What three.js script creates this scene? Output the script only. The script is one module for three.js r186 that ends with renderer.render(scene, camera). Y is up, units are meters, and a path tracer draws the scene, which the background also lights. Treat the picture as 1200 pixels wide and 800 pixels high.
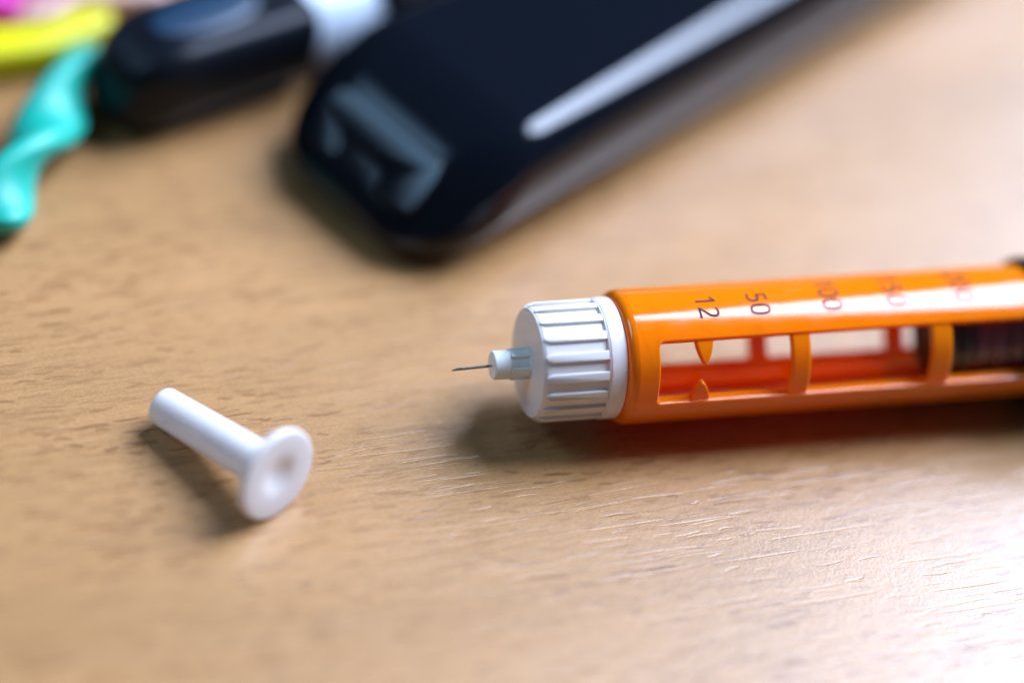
import * as THREE from 'three';
import { FontLoader } from 'three/addons/loaders/FontLoader.js';
import { RectAreaLightUniformsLib } from 'three/addons/lights/RectAreaLightUniformsLib.js';
import { TessellateModifier } from 'three/addons/modifiers/TessellateModifier.js';
import { mergeGeometries, toCreasedNormals, mergeVertices } from 'three/addons/utils/BufferGeometryUtils.js';
import { RoundedBoxGeometry } from 'three/addons/geometries/RoundedBoxGeometry.js';

// ---------------------------------------------------------------- camera, light, exposure
const MM = 0.001;                                   // everything below is measured in millimetres
const R = d => d * Math.PI / 180;
const scene = new THREE.Scene();
const camera = new THREE.PerspectiveCamera(12, 1.5, 0.02, 20);
camera.position.set(0, 0.2728, 0.29254);
camera.up.set(-Math.sin(R(12)), Math.cos(R(12)), 0);  // hand-held: rolled by 12 degrees
{
  const p = R(43), f = new THREE.Vector3(0, -Math.sin(p), -Math.cos(p));
  const u0 = new THREE.Vector3(0, Math.cos(p), -Math.sin(p)), r0 = new THREE.Vector3(1, 0, 0);
  camera.up.copy(u0.multiplyScalar(Math.cos(R(12))).addScaledVector(r0, -Math.sin(R(12))));
  camera.lookAt(camera.position.clone().add(f));
}
camera.focus = 0.3822; camera.userData.fStop = 3.3;

const renderer = new THREE.WebGLRenderer({ antialias: true });
renderer.toneMapping = THREE.LinearToneMapping;
renderer.toneMappingExposure = 1.09;
renderer.shadowMap.enabled = true;
RectAreaLightUniformsLib.init();

scene.background = new THREE.Color().setRGB(0.034, 0.047, 0.066);   // dim daylit room all round, nothing of it in view
// two windows of the room: the large one behind right, a smaller one far behind the camera on the left
const WINDOWS = [
  { name: 'window', at: [485, 1030, -542], size: [730, 1170], face: [-0.766, 0.643], power: 21, color: [0.76, 0.92, 1.27], glow: 2,
    label: 'large bright window standing behind the table on the right' },
  { name: 'window', at: [-1290, 1420, 200], size: [850, 800], face: [0.987, -0.153], power: 4, color: [0.42, 0.8, 1.25], glow: 0.8,
    label: 'smaller bluish window far off on the left, in front of the table' },
];
for (const w of WINDOWS) {
  const l = new THREE.RectAreaLight(new THREE.Color().setRGB(...w.color), w.power, w.size[0] * MM, w.size[1] * MM);
  l.position.set(...w.at).multiplyScalar(MM);
  l.lookAt(w.at[0] * MM + w.face[0], w.at[1] * MM, w.at[2] * MM + w.face[1]);
  scene.add(l); w.light = l;
}

// ---------------------------------------------------------------- helpers
let seed = 7;
const rnd = () => { seed = (seed * 1664525 + 1013904223) >>> 0; return seed / 4294967296; };
const taken = {};
function numbered(n) { const k = taken[n] = (taken[n] ?? -1) + 1; return k ? `${n}_${String(k).padStart(3, '0')}` : n; }
function thing(name, label, category, [x, y, z] = [0, 0, 0], turn = 0, group) {
  const o = new THREE.Group(); o.name = numbered(name); scene.add(o);
  o.position.set(x * MM, y * MM, z * MM); o.rotation.y = turn; o.userData = { label, category };
  if (group) o.userData.group = group;
  return o;
}
function part(name, geometry, material, parent, label) {
  const g = geometry.clone(); g.scale(MM, MM, MM);
  const m = new THREE.Mesh(g, material); m.name = name; m.castShadow = m.receiveShadow = true;
  if (label) m.userData.label = label;
  parent.add(m); return m;
}
const plain = g => { const c = g.index ? g.toNonIndexed() : g.clone(); for (const k of Object.keys(c.attributes)) if (!['position', 'normal', 'uv'].includes(k)) c.deleteAttribute(k); return c; };
const merge = list => mergeGeometries(list.map(plain));
// a turned body round the x axis from [s, r] pairs
function turned(profile, seg = 96, crease = 32) {
  const g = new THREE.LatheGeometry(profile.map(([s, r]) => new THREE.Vector2(Math.max(r, 1e-4), s)), seg);
  g.rotateZ(-Math.PI / 2);
  return toCreasedNormals(g, R(crease));
}
// quarter round from (s0,r0) to (s1,r1), bulging: list of points
function round(s0, r0, s1, r1, first, n = 6) {
  const out = [];
  for (let i = 0; i <= n; i++) {
    const a = i / n * Math.PI / 2;
    out.push(first === 's' ? [s0 + (s1 - s0) * Math.sin(a), r0 + (r1 - r0) * (1 - Math.cos(a))]
                           : [s0 + (s1 - s0) * (1 - Math.cos(a)), r0 + (r1 - r0) * Math.sin(a)]);
  }
  return out;
}
const std = (rgb, roughness, more = {}) => { const { physical, ...o } = more; const m = new THREE.MeshPhysicalMaterial({ roughness, ...o }); m.color.setRGB(...rgb); return m; };

// value noise that repeats after px by py cells
function noiseGrid(px, py) { const a = new Float32Array(px * py); for (let i = 0; i < a.length; i++) a[i] = rnd() * 2 - 1; return a; }
function sampler(px, py) {
  const a = noiseGrid(px, py), sm = t => t * t * (3 - 2 * t);
  return (u, v) => {
    const x = u * px, y = v * py, i = Math.floor(x), j = Math.floor(y), f = sm(x - i), g = sm(y - j);
    const i0 = ((i % px) + px) % px, i1 = (i0 + 1) % px, j0 = (((j % py) + py) % py) * px, j1 = (((j + 1) % py + py) % py) * px;
    return (a[j0 + i0] * (1 - f) + a[j0 + i1] * f) * (1 - g) + (a[j1 + i0] * (1 - f) + a[j1 + i1] * f) * g;
  };
}

// ---------------------------------------------------------------- table top: beech-patterned laminate, embossed pores
const N = 2048, TILE = 180;                          // one tile is 180 mm square, u along the grain
const woodTone = new Float32Array(N * N), woodFleck = new Float32Array(N * N), woodBump = new Float32Array(N * N);
function stamp(buf, cu, cv, len, wid, amp, slope, wob) {  // a slim lens of matter along the grain
  const L = len / TILE * N / 2, W = wid / TILE * N / 2, n = Math.ceil(L), m = Math.ceil(W * 2.2 + 1);
  const x0 = cu * N, y0 = cv * N, ph = rnd() * 6.28, k = 2.5 / L;
  for (let i = -n; i <= n; i++) {
    const t = i / L, env = 1 - t * t; if (env <= 0) continue;
    const yc = y0 + slope * i + wob * W * Math.sin(i * k + ph), w = W * Math.sqrt(env) + 0.35, x = ((Math.round(x0 + i) % N) + N) % N;
    for (let j = Math.floor(yc) - m; j <= Math.floor(yc) + m + 1; j++) {
      const q = (j - yc) / w, e = Math.exp(-q * q * 1.6) * Math.min(1, env * 1.8);
      if (e < 0.02) continue;
      const at = (((j % N) + N) % N) * N + x;
      buf[at] = Math.max(buf[at], amp * e);
    }
  }
}
{
  const warp = sampler(4, 6), band1 = sampler(2, 14), band2 = sampler(5, 60), fine = sampler(26, 640), hair = sampler(40, 1000), speck = sampler(700, 1000), cloud = sampler(7, 9), clump = sampler(10, 22), wmod = sampler(6, 8);
  for (let j = 0; j < N; j++) for (let i = 0; i < N; i++) {
    const u = i / N, v = j / N, vv = v + 0.02 * warp(u, v);
    woodTone[j * N + i] = 0.08 * band1(u, vv) + 0.035 * band2(u, vv) + 0.07 * hair(u, v + 0.004 * warp(v, u)) + 0.09 * fine(u, vv) * (0.6 + 0.4 * wmod(u, v)) + 0.10 * speck(u, v) + 0.08 * cloud(u, v);
  }
  for (let k = 0; k < 6400; k++) {                    // short brown flecks
    const u = rnd(), v = rnd(), c = clump(u, v), big = rnd();
    stamp(woodFleck, u, v, 1.4 + 3.6 * big * big + 1.0 * rnd(), 0.24 + 0.4 * rnd(), (0.25 + 0.75 * rnd()) * (0.65 + 0.35 * c), 0.06 * (rnd() - 0.5), 0.5);
  }
  for (let k = 0; k < 9000; k++) {                    // pale and faint hairs
    stamp(woodFleck, rnd(), rnd(), 1 + 2.5 * rnd(), 0.12 + 0.14 * rnd(), 0.16 + 0.2 * rnd(), 0.05 * (rnd() - 0.5), 0.4);
  }
  for (let k = 0; k < 7500; k++) {                    // embossed pores
    const u = rnd(), v = rnd(), c = clump(u + 0.37, v + 0.21), big = rnd();
    if (c < -0.1 && rnd() < 0.6) continue;
    stamp(woodBump, u, v, 1.2 + 13 * big * big * big + 2.5 * rnd(), 0.09 + 0.15 * rnd() * rnd() + 0.03 * big, 0.35 + 0.65 * rnd(), 0.05 * (rnd() - 0.5), 1.1);
  }
  const weave = sampler(760, 760), lump = sampler(120, 260);
  const cd = new Uint8Array(N * N * 4), bd = new Uint8Array(N * N * 4);
  const enc = x => { x = Math.min(1, Math.max(0, x)); return 255 * (x < 0.0031308 ? 12.92 * x : 1.055 * Math.pow(x, 1 / 2.4) - 0.055); };
  for (let j = 0; j < N; j++) for (let i = 0; i < N; i++) {
    const p = j * N + i, t = 1 + woodTone[p], f = Math.min(1, woodFleck[p]), u = i / N, v = j / N;
    const r = 0.4 * t * (1 - 0.58 * f), g = 0.202 * t * (1 - 0.72 * f), b = 0.073 * (t * 1.15 - 0.15) * (1 - 0.84 * f);
    cd[4 * p] = enc(r); cd[4 * p + 1] = enc(g); cd[4 * p + 2] = enc(b); cd[4 * p + 3] = 255;
    const dot = 0.5 * (Math.sin(u * Math.PI * 2 * 560) * Math.sin(v * Math.PI * 2 * 560));   // printed-laminate weave, 0.32 mm
    const h = 0.72 - 0.62 * woodBump[p] + 0.07 * weave(u, v) + 0.05 * lump(u, v) + 0.06 * dot;
    bd[4 * p] = bd[4 * p + 1] = bd[4 * p + 2] = 255 * Math.min(1, Math.max(0, h)); bd[4 * p + 3] = 255;
  }
  const tex = (d, srgb) => { const t = new THREE.DataTexture(d, N, N); t.wrapS = t.wrapT = THREE.RepeatWrapping; t.magFilter = THREE.LinearFilter; t.minFilter = THREE.LinearMipmapLinearFilter; t.generateMipmaps = true; if (srgb) t.colorSpace = THREE.SRGBColorSpace; t.needsUpdate = true; return t; };
  const wood = std([1, 1, 1], 0.32, { map: tex(cd, true), bumpMap: tex(bd, false), bumpScale: 0.000062, ior: 1.58 });
  const w = 1100, dpt = 800, g = new RoundedBoxGeometry(w, 25, dpt, 3, 2);
  const pos = g.attributes.position, uv = g.attributes.uv;
  for (let i = 0; i < pos.count; i++) uv.setXY(i, (pos.getX(i)) / TILE + 0.5, (pos.getZ(i)) / TILE + 0.5);
  const top = new THREE.Group(); top.name = 'table_top'; top.userData = { kind: 'structure', label: 'light beech wood laminate table top with embossed pores under everything' };
  top.position.set(0, -12.5 * MM, 0); top.rotation.y = R(27); scene.add(top);
  part('laminate_surface', g, wood, top);
}

// ---------------------------------------------------------------- windows outside the frame
const frameMat = std([0.75, 0.75, 0.74], 0.4);
for (const w of WINDOWS) {
  const t = thing(w.name, w.label, 'window', w.at);
  t.lookAt(w.at[0] * MM + w.face[0], w.at[1] * MM, w.at[2] * MM + w.face[1]);
  const [a, b] = w.size, pane = new THREE.BoxGeometry(a, b, 4); pane.translate(0, 0, -8);
  part('window_pane', pane, new THREE.MeshStandardMaterial({ color: 0x8090a0, roughness: 0.3, emissive: new THREE.Color().setRGB(...w.color), emissiveIntensity: w.glow }), t);
  for (const s of [-1, 1]) {
    const v = new THREE.BoxGeometry(60, b + 120, 50); v.translate(s * (a / 2 + 32), 0, -10); part('window_frame', v, frameMat, t);
    const h = new THREE.BoxGeometry(a, 60, 50); h.translate(0, s * (b / 2 + 32), -10); part('window_frame', h, frameMat, t);
  }
}

// ---------------------------------------------------------------- insulin pen
const ORANGE = std([1.0, 0.25, 0.001], 1, { ior: 1.52, transmission: 0.36, thickness: 0 });
const WHITE = std([0.86, 0.80, 0.76], 0.4, { transmission: 0.22, thickness: 0 });
{ // moulded plastic: slightly uneven gloss, hairline scuffs
  const M = 512, d = new Uint8Array(M * M * 4), b = new Float32Array(M * M), c1 = sampler(9, 9), c2 = sampler(40, 40), c3 = sampler(220, 220);
  for (let k = 0; k < 90; k++) {
    let x = rnd() * M, y = rnd() * M; const a = rnd() * 6.28, L = 12 + 60 * rnd() * rnd(), w = 0.3 + 0.6 * rnd();
    for (let i = 0; i < L; i++) { x += Math.cos(a + 0.004 * i); y += Math.sin(a + 0.004 * i); b[((Math.round(y) % M) + M) % M * M + ((Math.round(x) % M) + M) % M] = w; }
  }
  for (let i = 0; i < M * M; i++) {
    const u = (i % M) / M, v = Math.floor(i / M) / M, q = 0.095 + 0.03 * c1(u, v) + 0.02 * c2(u, v) + 0.015 * c3(u, v) + 0.16 * b[i];
    d[4 * i] = d[4 * i + 1] = d[4 * i + 2] = 255 * Math.min(1, Math.max(0.03, q)); d[4 * i + 3] = 255;
  }
  const t = new THREE.DataTexture(d, M, M); t.wrapS = t.wrapT = THREE.RepeatWrapping; t.magFilter = THREE.LinearFilter; t.needsUpdate = true;
  ORANGE.roughnessMap = t;
}
const pen = thing('insulin_pen', 'orange insulin pen with open windows and a white needle hub lying on the table', 'insulin pen', [12.56, 9, 8.5], R(22.557));
{
  const RO = 8.1, WALL = 1.5, S0 = 0.06, S1 = 56;
  // flat unrolled wall with slots, then bent round the axis; arc 0 is theta 0 (towards the viewer), +y is up and over
  const circ = 2 * Math.PI * RO, seam = -Math.PI / 2;
  const sh = new THREE.Shape(); sh.moveTo(S0, seam * RO); sh.lineTo(S1, seam * RO); sh.lineTo(S1, seam * RO + circ); sh.lineTo(S0, seam * RO + circ); sh.closePath();
  // flat (s, arc, height over the outer face) to barrel; big faces keep exact normals
  const bend = (flat, top, under) => {
    let g = toCreasedNormals(flat, R(35)); g.deleteAttribute('uv');
    const p0 = g.attributes.position, n0 = g.attributes.normal;
    for (let i = 0; i < p0.count; i += 3) for (const [h, d] of [[top, 1], [under, -1]])
      if ([0, 1, 2].every(k => Math.abs(p0.getZ(i + k) - h) < 1e-4)) for (let k = 0; k < 3; k++) n0.setXYZ(i + k, 0, 0, d);
    g = new TessellateModifier(1.1, 9).modify(g);
    const p = g.attributes.position, n = g.attributes.normal, v = new THREE.Vector3();
    const uvs = new Float32Array(p.count * 2);
    for (let i = 0; i < p.count; i++) {
      uvs[2 * i] = p.getX(i) / 26; uvs[2 * i + 1] = p.getY(i) / 26;
      const th = p.getY(i) / RO, r = RO + p.getZ(i), c = Math.cos(th), q = Math.sin(th);
      p.setXYZ(i, p.getX(i), r * q, r * c);
      v.set(n.getX(i), n.getY(i), n.getZ(i));
      n.setXYZ(i, v.x, v.y * c + v.z * q, -v.y * q + v.z * c);
    }
    g.setAttribute('uv', new THREE.BufferAttribute(uvs, 2));
    return g;
  };
  const cut = (s0, s1, a0, a1, r = 0.7) => {
    const p = new THREE.Path(), y0 = R(a0) * RO, y1 = R(a1) * RO;
    p.moveTo(s0 + r, y0); p.absarc(s0 + r, y1 - r, r, Math.PI, Math.PI / 2, true); p.absarc(s1 - r, y1 - r, r, Math.PI / 2, 0, true); p.absarc(s1 - r, y0 + r, r, 0, -Math.PI / 2, true); p.absarc(s0 + r, y0 + r, r, -Math.PI / 2, -Math.PI, true);
    return p;
  };
  for (const [a0, a1] of [[-2, 55], [181, 236]]) sh.holes.push(cut(2.9, S1 - 1, a0, a1));
  const bev = 0.25;
  const flatWall = new THREE.ExtrudeGeometry(sh, { depth: WALL - 2 * bev, bevelEnabled: true, bevelSize: bev, bevelThickness: bev, bevelOffset: -bev, bevelSegments: 3, curveSegments: 5 });
  flatWall.translate(0, 0, bev - WALL);                // outer face at height 0
  const g = bend(flatWall, 0, -WALL);
  const lip = turned([[0.15, 5.2], [0.15, 6.9], ...round(0.15, 7.0, 1.25, RO - 0.03, 'r', 8), [1.29, RO - 0.06], [1.29, RO - WALL], [1.29, 5.2], [0.15, 5.2]].map(([q, r]) => [q - 1, r]), 128);
  const holder = part('cartridge_holder', merge([g, lip]), ORANGE, pen);
  // cross ribs, a little sunk below the barrel
  for (const [a0, a1] of [[-4, 57], [179, 238]]) for (const [r0, r1] of [[19.5, 22.0], [37.6, 40.3]]) {
    const q = new THREE.Shape(); q.moveTo(r0, R(a0) * RO); q.lineTo(r1, R(a0) * RO); q.lineTo(r1, R(a1) * RO); q.lineTo(r0, R(a1) * RO); q.closePath();
    const e = new THREE.ExtrudeGeometry(q, { depth: 0.35, bevelEnabled: true, bevelSize: 0.45, bevelThickness: 0.35, bevelOffset: -0.45, bevelSegments: 4 });
    e.translate(0, 0, -0.25 - 0.7);
    part('cross_rib', bend(e, -0.25, -1.3), ORANGE, holder);
  }
  // pointed teeth on the first slot's edges
  const tooth = (a0, a1, s0, s1) => {                    // base at a0, tip at a1
    const q = new THREE.Shape(), h = (a1 - a0);
    q.moveTo(s0, 0); q.quadraticCurveTo(s0 + 0.1, h * 0.5, (s0 + s1) / 2 - 0.25, h * 0.93); q.quadraticCurveTo((s0 + s1) / 2, h * 1.04, (s0 + s1) / 2 + 0.25, h * 0.93); q.quadraticCurveTo(s1 - 0.1, h * 0.5, s1, 0); q.closePath();
    const e = new THREE.ExtrudeGeometry(q, { depth: 0.7, bevelEnabled: true, bevelSize: 0.2, bevelThickness: 0.2, bevelOffset: -0.2, bevelSegments: 3, curveSegments: 8 });
    e.translate(0, a0, -1.15);
    return bend(e, -0.25, -1.35);
  };
  part('pointed_tooth', tooth(R(56) * RO, R(33) * RO, 7.5, 9.7), ORANGE, holder);
  part('pointed_tooth', tooth(R(-3) * RO, R(17) * RO, 7.3, 9.5), ORANGE, holder);

  // dose marks printed round the barrel
  const font = await new FontLoader().loadAsync('fonts/droid/droid_sans_regular.typeface.json');
  const INK = std([0.03, 0.025, 0.03], 0.7, { ior: 1.2 });
  for (const [txt, s] of [['12', 8.5], ['50', 15.0], ['100', 24.2], ['150', 32.5], ['200', 41.4]]) {
    let t = new THREE.ShapeGeometry(font.generateShapes(txt, 2.5), 8);
    t.computeBoundingBox();
    const w = t.boundingBox.max.x; t = t.toNonIndexed(); t.deleteAttribute('uv');
    t = new TessellateModifier(0.5, 6).modify(t);
    const q = t.attributes.position, m = t.attributes.normal, end = R(74) * RO;    // right-aligned
    for (let i = 0; i < q.count; i++) {
      const th = (end + w - q.getX(i)) / RO, r = RO + 0.02;
      m.setXYZ(i, 0, Math.sin(th), Math.cos(th));
      q.setXYZ(i, s + q.getY(i), r * Math.sin(th), r * Math.cos(th));
    }
    t.setAttribute('uv', new THREE.BufferAttribute(new Float32Array(q.count * 2), 2));
    part('printed_number', t, INK, holder, `black printed number ${txt} running round the orange barrel`);
  }

  // glass cartridge with its plunger
  const GLASS = std([0.97, 0.98, 0.98], 0.03, { transmission: 1, thickness: 0, ior: 1.45 });
  const cart = part('glass_cartridge', turned([[1.6, 3.2], ...round(1.6, 3.4, 4.4, 5.9, 'r', 6), [66, 5.9]], 72), GLASS, pen);
  part('rubber_stopper', turned([[40.6, 0], [40.6, 4.9], ...round(40.6, 5.2, 41.1, 5.75, 'r', 4), [41.8, 5.75], [42.0, 5.4], [42.6, 5.4], [42.8, 5.75], [44.0, 5.75], [44.0, 0]], 64), std([0.03, 0.012, 0.012], 0.5), cart);
  const rod = [[44.1, 0]];
  for (let k = 0; k < 9; k++) { const s = 44.6 + k * 2.7; rod.push([s - 0.5, 4.7], [s, 4.9], ...[0.15, 0.3, 0.45, 0.6, 0.75, 0.9].map(t => [s + 1.7 * t, 4.95 + 0.5 * Math.sin(Math.PI * t)]), [s + 1.75, 4.9]); }
  rod.push([66, 4.4], [66, 0]);
  part('plunger_rod', turned(rod, 64, 40), std([0.17, 0.06, 0.09], 0.35), pen);
  // dark body of the pen, only its shoulder shows at the edge of the picture
  part('pen_body', turned([[52.2, 8.15], [52.2, 8.3], ...round(52.2, 8.5, 52.8, 8.98, 'r', 5), [150, 8.98], [150, 0]], 96), std([0.01, 0.012, 0.02], 0.25), pen);

  // screwed-on needle
  const hub = part('needle_hub', turned([[-10.1, 1.6], [-10.1, 6.1], ...round(-10.1, 6.25, -9.75, 6.6, 'r', 5), [-9.6, 6.7], [-2.15, 6.76], [-2.1, 6.8], [-2.05, 7.1], ...round(-2.05, 7.15, -1.8, 7.25, 's', 3), [-0.1, 7.25], ...round(-0.1, 7.25, 0.12, 7.05, 's', 5), [0.1, 3]].map(([q, r]) => [q - 1, r]), 144), WHITE, pen);
  const rs = new THREE.Shape();                          // rib seen from above: pointed towards the needle
  rs.moveTo(-9.72, -0.16); rs.lineTo(-9.05, -0.5); rs.lineTo(-2.1, -0.54); rs.lineTo(-2.1, 0.54); rs.lineTo(-9.05, 0.5); rs.lineTo(-9.72, 0.16); rs.closePath();
  const rg0 = new THREE.ExtrudeGeometry(rs, { depth: 0.6, bevelEnabled: true, bevelSize: 0.13, bevelThickness: 0.13, bevelOffset: -0.13, bevelSegments: 3 });
  const rg = toCreasedNormals(rg0, R(50)); { const q = rg.attributes.position; for (let i = 0; i < q.count; i++) { const x = q.getX(i); if (q.getZ(i) > 0.2 && x < -9.0) q.setZ(i, q.getZ(i) - 0.5 * (-9.0 - x)); } }
  for (let k = 0; k < 18; k++) {
    const r = rg.clone(); r.translate(-1, 0, 6.45); r.rotateX(-R(k * 20 + 8)); part('rib', r, WHITE, hub);
  }
  const NIP = std([0.84, 0.86, 0.8], 0.4);
  const nip = part('needle_base', turned([[-15.5, 0.15], [-15.5, 1.35], ...round(-15.5, 1.5, -15.25, 1.72, 'r', 4), [-13.6, 1.76], [-13.45, 1.62], [-11.5, 1.64], ...round(-11.5, 1.64, -11.05, 2.0, 's', 4)], 64), NIP, pen);
  for (let k = 0; k < 6; k++) {
    const f = new RoundedBoxGeometry(2.4, 0.5, 0.55, 2, 0.12); f.translate(-12.25, 1.66, 0); f.rotateX(R(60 * k + 12)); part('fin', f, NIP, nip);
  }
  const nd = new THREE.CylinderGeometry(0.165, 0.165, 5.6, 20, 1); nd.rotateZ(-Math.PI / 2);
  { const q = nd.attributes.position; for (let i = 0; i < q.count; i++) if (q.getX(i) < 0) q.setX(i, q.getX(i) + (q.getY(i) + 0.165) * 4.2 / 1.0 * 0.9); }
  nd.translate(2.8, 0, 0); nd.rotateZ(R(2.5)); nd.translate(-20.4, -0.28, 0);
  part('needle', nd, std([0.42, 0.43, 0.45], 0.25, { metalness: 1 }), pen);
}

// ---------------------------------------------------------------- white inner needle cap
{
  const a = new THREE.Vector3(-37.41, 2.42, 26.29), b = new THREE.Vector3(-22.79, 5.6, 36.07), dir = b.clone().sub(a), L = dir.length();
  const cap = thing('needle_cap', 'small white plastic needle cap with a round flange lying on its side on the wood', 'needle cap', [a.x, 0, a.z], Math.atan2(-dir.z, dir.x));
  const tilt = Math.asin(dir.y / L), put = g => { g.rotateZ(tilt); g.translate(0, a.y, 0); return g; };
  const CAP = std([0.90, 0.85, 0.81], 0.42, { transmission: 0.25, thickness: 0 });
  part('tube', put(turned([[-1.5, 0], [-1.5, 1.7], ...round(-1.5, 1.75, -0.9, 2.35, 'r', 6), [L - 3, 2.62], ...round(L - 3, 2.62, L - 1.2, 3.6, 's', 6)], 72)), CAP, cap);
  part('flange', put(turned([[L - 1.25, 2.4], [L - 1.2, 3.6], [L - 1.1, 5.0], ...round(L - 1.1, 5.3, L - 0.6, 5.7, 'r', 6), ...round(L - 0.5, 5.7, L - 0.05, 5.3, 's', 6), [L, 5.0], [L + 0.02, 3.3], [L - 0.02, 2.5], [L - 0.12, 2.1], [L - 0.24, 1.7], [L - 0.37, 1.25], [L - 0.47, 0.8], [L - 0.53, 0.4], [L - 0.55, 0]], 96)), CAP, cap);
}

// ---------------------------------------------------------------- black things out of focus behind
// bar along +x with a given cross-section (points [z, y], y up from the middle); the near end is a dome that leans back by shear
function bar(section, len, near, far, shear, flat, taper = 0) {
  const na = section.length, rings = [], K = 14, pos = [], idx = [];
  for (let i = 1; i <= 26; i++) { const k = Math.sin(i / 26 * Math.PI / 2); rings.push([near * (1 - Math.pow(Math.max(0, 1 - Math.pow(k, flat)), 1 / flat)), k]); }   // a domed, rounded end
  for (let i = 1; i < 8; i++) rings.push([near + (len - near - far) * i / 8, 1]);
  for (let i = K; i >= 0; i--) { const t = i / K * Math.PI / 2; rings.push([len - far * (1 - Math.sin(t)), 0.6 + 0.4 * Math.sin(t)]); }
  for (const [s, k] of rings) for (const [z, y] of section) pos.push(s + shear * y * k * Math.max(0, 1 - s / (near * 4.5)), k * y, k * z * (1 - taper * s));
  for (let i = 0; i < rings.length - 1; i++) for (let j = 0; j < na; j++) {
    const j2 = (j + 1) % na, p = i * na + j, q = i * na + j2;
    idx.push(p, q, p + na, q, q + na, p + na);
  }
  const c0 = pos.length / 3; pos.push(rings[0][0], 0, 0, len, 0, 0);
  const last = (rings.length - 1) * na;
  for (let j = 0; j < na; j++) { idx.push(c0, (j + 1) % na, j); idx.push(c0 + 1, last + j, last + (j + 1) % na); }
  const g = new THREE.BufferGeometry(); g.setAttribute('position', new THREE.Float32BufferAttribute(pos, 3)); g.setIndex(idx);
  g.setAttribute('uv', new THREE.Float32BufferAttribute(new Float32Array(pos.length / 3 * 2), 2));
  return toCreasedNormals(g, R(30));
}
// cross-section: flat top, wide shoulders of radius rs over an angle, small corners rc, flat bottom; half-width a, half-height b
function section(a, b, rs, angle, rc) {
  const half = [], A = R(angle), w0 = a - rs * Math.sin(A) - rc * (1 - Math.sin(A));
  for (let i = 0; i <= 4; i++) half.push([w0 * i / 4.2, b]);
  for (let i = 0; i <= 12; i++) { const t = A * i / 12; half.push([w0 + rs * Math.sin(t), b - rs * (1 - Math.cos(t))]); }
  const cx = a - rc, cy = b - rs * (1 - Math.cos(A)) - rc * Math.cos(A);
  for (let i = 1; i <= 8; i++) { const t = A + (Math.PI / 2 - A) * i / 8; half.push([cx + rc * Math.sin(t), cy + rc * Math.cos(t)]); }
  for (let i = 0; i <= 8; i++) { const t = Math.PI / 2 * i / 8; half.push([cx + rc * Math.cos(t), -b + rc - rc * Math.sin(t)]); }
  half.push([cx * 0.5, -b]);
  return [...half, [0, -b], ...half.slice(1).reverse().map(([z, y]) => [-z, y])];
}
const DULL = std([0.004, 0.0055, 0.009], 0.35, { ior: 1.3 });
const BLACK = std([0.003, 0.0045, 0.008], 0.12, { ior: 1.42 });
{
  const dev = thing('lancing_device', 'large glossy black rounded device with a bright edge lying behind the pen', 'lancing device', [-22.9, 0, -17.4], R(52.5));
  const g = bar(section(17.4, 8.2, 4.4, 42, 7.6), 126, 11, 6, 1.0, 2.4, 0.0026); g.translate(0, 8.2, 0);
  part('housing', g, BLACK, dev);
  // slanting end panel with a notch in its lower edge
  const w = 10, h = 4.1, r = 2.6, p = new THREE.Shape();
  p.moveTo(-w + r, h); p.lineTo(w - r, h); p.quadraticCurveTo(w, h, w, h - r); p.lineTo(w, -h + r); p.quadraticCurveTo(w, -h, w - r, -h);
  p.lineTo(4.2, -h); p.quadraticCurveTo(3.4, -h, 3.3, -h + 1.4); p.quadraticCurveTo(3.2, -h + 2.8, 2, -h + 2.8); p.lineTo(-2.6, -h + 2.8); p.quadraticCurveTo(-3.8, -h + 2.8, -3.9, -h + 1.4); p.quadraticCurveTo(-4, -h, -4.8, -h);
  p.lineTo(-w + r, -h); p.quadraticCurveTo(-w, -h, -w, -h + r); p.lineTo(-w, h - r); p.quadraticCurveTo(-w, h, -w + r, h);
  const pl = toCreasedNormals(new THREE.ExtrudeGeometry(p, { depth: 1.2, bevelEnabled: true, bevelSize: 0.3, bevelThickness: 0.3, bevelOffset: -0.3, bevelSegments: 3, curveSegments: 8 }), R(30));
  pl.translate(0, 0, -1.3);
  const sl = 1.05, q = Math.hypot(1, sl), U = new THREE.Vector3(0, 0, 1), V = new THREE.Vector3(sl / q, 1 / q, 0), Nn = new THREE.Vector3(-1 / q, sl / q, 0);
  pl.applyMatrix4(new THREE.Matrix4().makeBasis(U, V, Nn)); pl.translate(1.6 * sl, 1.6 + 8.2, 0);
  part('end_panel', pl, BLACK, dev, 'glossy slanting end panel with a notch in its lower edge');
}
{
  const mk = thing('lancing_pen', 'shorter black lancing pen with a pale blue white collar in the far left corner', 'lancing pen', [-57.6, 0, -23.6], R(45));
  const g = bar(section(7.2, 6.6, 2.6, 55, 5.4), 28, 9, 2, 0.3, 2.5); g.translate(0, 6.6, 0);
  part('barrel', g, DULL, mk);
  const blueSheen = new THREE.SphereGeometry(1, 40, 20); blueSheen.scale(8, 0.6, 3.6); blueSheen.translate(15, 13.1, -0.3);  // bluish reflection on the barrel top, put in as a coloured flat oval
  part('blue_sheen', blueSheen, std([0.004, 0.028, 0.06], 0.4), mk, 'blue reflection on top of the black pen, put in as a dark blue oval');
  const c = turned([[28.2, 3], [28.2, 5.4], ...round(28.2, 5.6, 28.9, 6.2, 'r', 4), [39, 6.2], ...round(39, 6.2, 39.8, 5.4, 's', 4), [39.8, 3]], 72); c.translate(0, 6.8, 0);
  part('collar', c, std([0.72, 0.82, 0.92], 0.3, { transmission: 0.2, thickness: 0 }), mk, 'pale blue white translucent collar');
  const t = bar(section(7.2, 6.8, 5, 45, 2), 50, 2, 4, 0, 3); t.translate(39.9, 6.8, 0);
  part('tail', t, DULL, mk);
}

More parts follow.
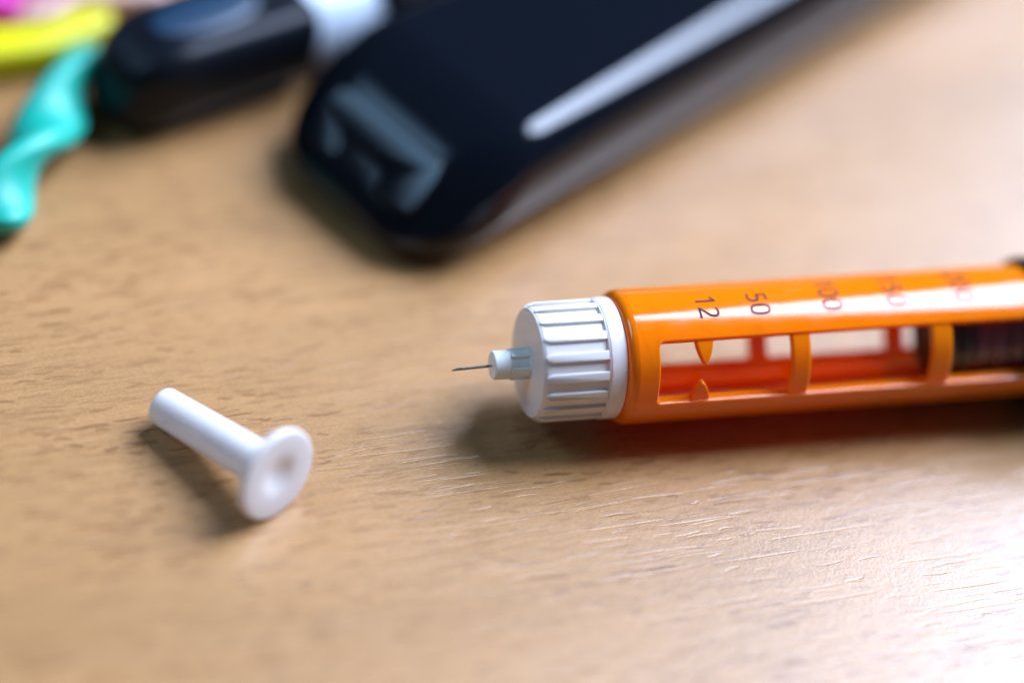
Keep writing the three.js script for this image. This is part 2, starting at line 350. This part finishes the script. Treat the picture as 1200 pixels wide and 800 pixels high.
// ---------------------------------------------------------------- coloured plastic strips in the corner
function strip(label, rgb, pts, y0, thick, capPts) {     // outlines are in table millimetres [x, z]
  const c = pts.reduce((s, q) => [s[0] + q[0] / pts.length, s[1] + q[1] / pts.length], [0, 0]);
  const t = thing('plastic_strip', label, 'plastic strip', [c[0], y0, c[1]], 0, 'coloured plastic strips in the far left corner');
  const mat = std(rgb, 0.35, { transmission: 0.15, thickness: 0 });
  const ex = (list, h, lift) => {
    const curve = new THREE.SplineCurve([...list, list[0]].map(q => new THREE.Vector2(q[0] - c[0], -(q[1] - c[1]))));
    const sh = new THREE.Shape(curve.getPoints(60).slice(0, -1));
    const e = new THREE.ExtrudeGeometry(sh, { depth: h - 2.4, bevelEnabled: true, bevelSize: 1.2, bevelThickness: 1.2, bevelOffset: -1.2, bevelSegments: 5 });
    e.rotateX(-Math.PI / 2); e.translate(0, 1.2 + lift, 0);
    return toCreasedNormals(e, R(45));
  };
  part('body', ex(pts, thick, 0), mat, t);
  if (capPts) part('twist_cap', ex(capPts, thick + 1.2, 0), mat, t);
  return t;
}
const oval = (cx, cz, a, b, ang, n = 10) => Array.from({ length: n }, (_, i) => { const t = i / n * 2 * Math.PI, x = a * Math.cos(t), y = b * Math.sin(t); return [cx + x * Math.cos(ang) - y * Math.sin(ang), cz + x * Math.sin(ang) + y * Math.cos(ang)]; });
{ // twisted ribbon
  const t = thing('plastic_strip', 'twisted turquoise plastic strip lying beside the black lancing pen', 'plastic strip', [-63, 0, -16], 0, 'coloured plastic strips in the far left corner');
  const path = new THREE.CatmullRomCurve3([[-62.2, 2.6, -35], [-62.3, 3.7, -27], [-62.4, 4.0, -20.5], [-63.3, 4.0, -14], [-64, 4.0, -8], [-64.8, 3.6, -2], [-65.4, 2.6, 3.2]].map(q => new THREE.Vector3(q[0] + 63, q[1], q[2] + 16)));
  const n = 120, m = 28, pos = [], idx = [], X = new THREE.Vector3(), Y = new THREE.Vector3(0, 1, 0), v = new THREE.Vector3();
  for (let i = 0; i <= n; i++) {
    const u = i / n, c = path.getPoint(u), d = path.getTangent(u); X.crossVectors(Y, d).normalize();
    const Z = new THREE.Vector3().crossVectors(d, X), tw = 0.25 + u * Math.PI * 2.1, end = Math.pow(Math.max(0, 1 - Math.pow(Math.abs(2 * u - 1), 9)), 0.5) + 0.02;
    for (let j = 0; j < m; j++) {
      const a = j / m * 2 * Math.PI, p = 4.1 * Math.sign(Math.cos(a)) * Math.abs(Math.cos(a)) ** 0.6 * end, q = 2.0 * Math.sign(Math.sin(a)) * Math.abs(Math.sin(a)) ** 0.7 * end;
      v.copy(c).addScaledVector(X, p * Math.cos(tw) - q * Math.sin(tw)).addScaledVector(Z, p * Math.sin(tw) + q * Math.cos(tw));
      pos.push(v.x, v.y, v.z);
      if (i < n) { const k = i * m + j, k2 = i * m + (j + 1) % m; idx.push(k, k2, k + m, k2, k2 + m, k + m); }
    }
  }
  const g = new THREE.BufferGeometry(); g.setAttribute('position', new THREE.Float32BufferAttribute(pos, 3)); g.setIndex(idx);
  g.setAttribute('uv', new THREE.Float32BufferAttribute(new Float32Array(pos.length / 3 * 2), 2)); g.computeVertexNormals();
  part('ribbon', g, std([0.0, 0.42, 0.3], 0.5, { transmission: 0.1, thickness: 0 }), t);
}
strip('yellow plastic strip lying between the pale pink and turquoise ones', [0.72, 0.66, 0.0],
  [[-82, -29.5], [-77.4, -31.5], [-73.6, -33.6], [-68.5, -36.2], [-65.1, -40.5], [-61.3, -41.8], [-60.1, -39.4], [-62.1, -36.2], [-66, -31.6], [-69.8, -28.6], [-75.6, -25.5], [-82, -24]], 0, 5);
strip('pale pink plastic strip lying behind the yellow one', [0.8, 0.5, 0.42],
  [[-71.6, -36.4], [-68.2, -39], [-65.3, -43], [-60, -45], [-55, -47.4], [-55.5, -50.6], [-62, -49.2], [-66.5, -45.6], [-69, -42.6], [-72, -40]], 0, 4.5);
strip('bright pink plastic strip farthest into the far left corner', [0.85, 0.05, 0.5],
  [[-84, -35.2], [-76, -36.2], [-73.2, -37.4], [-73.2, -41], [-70.4, -44], [-67.6, -47], [-72, -50], [-84, -45]], 0, 6);

renderer.render(scene, camera);
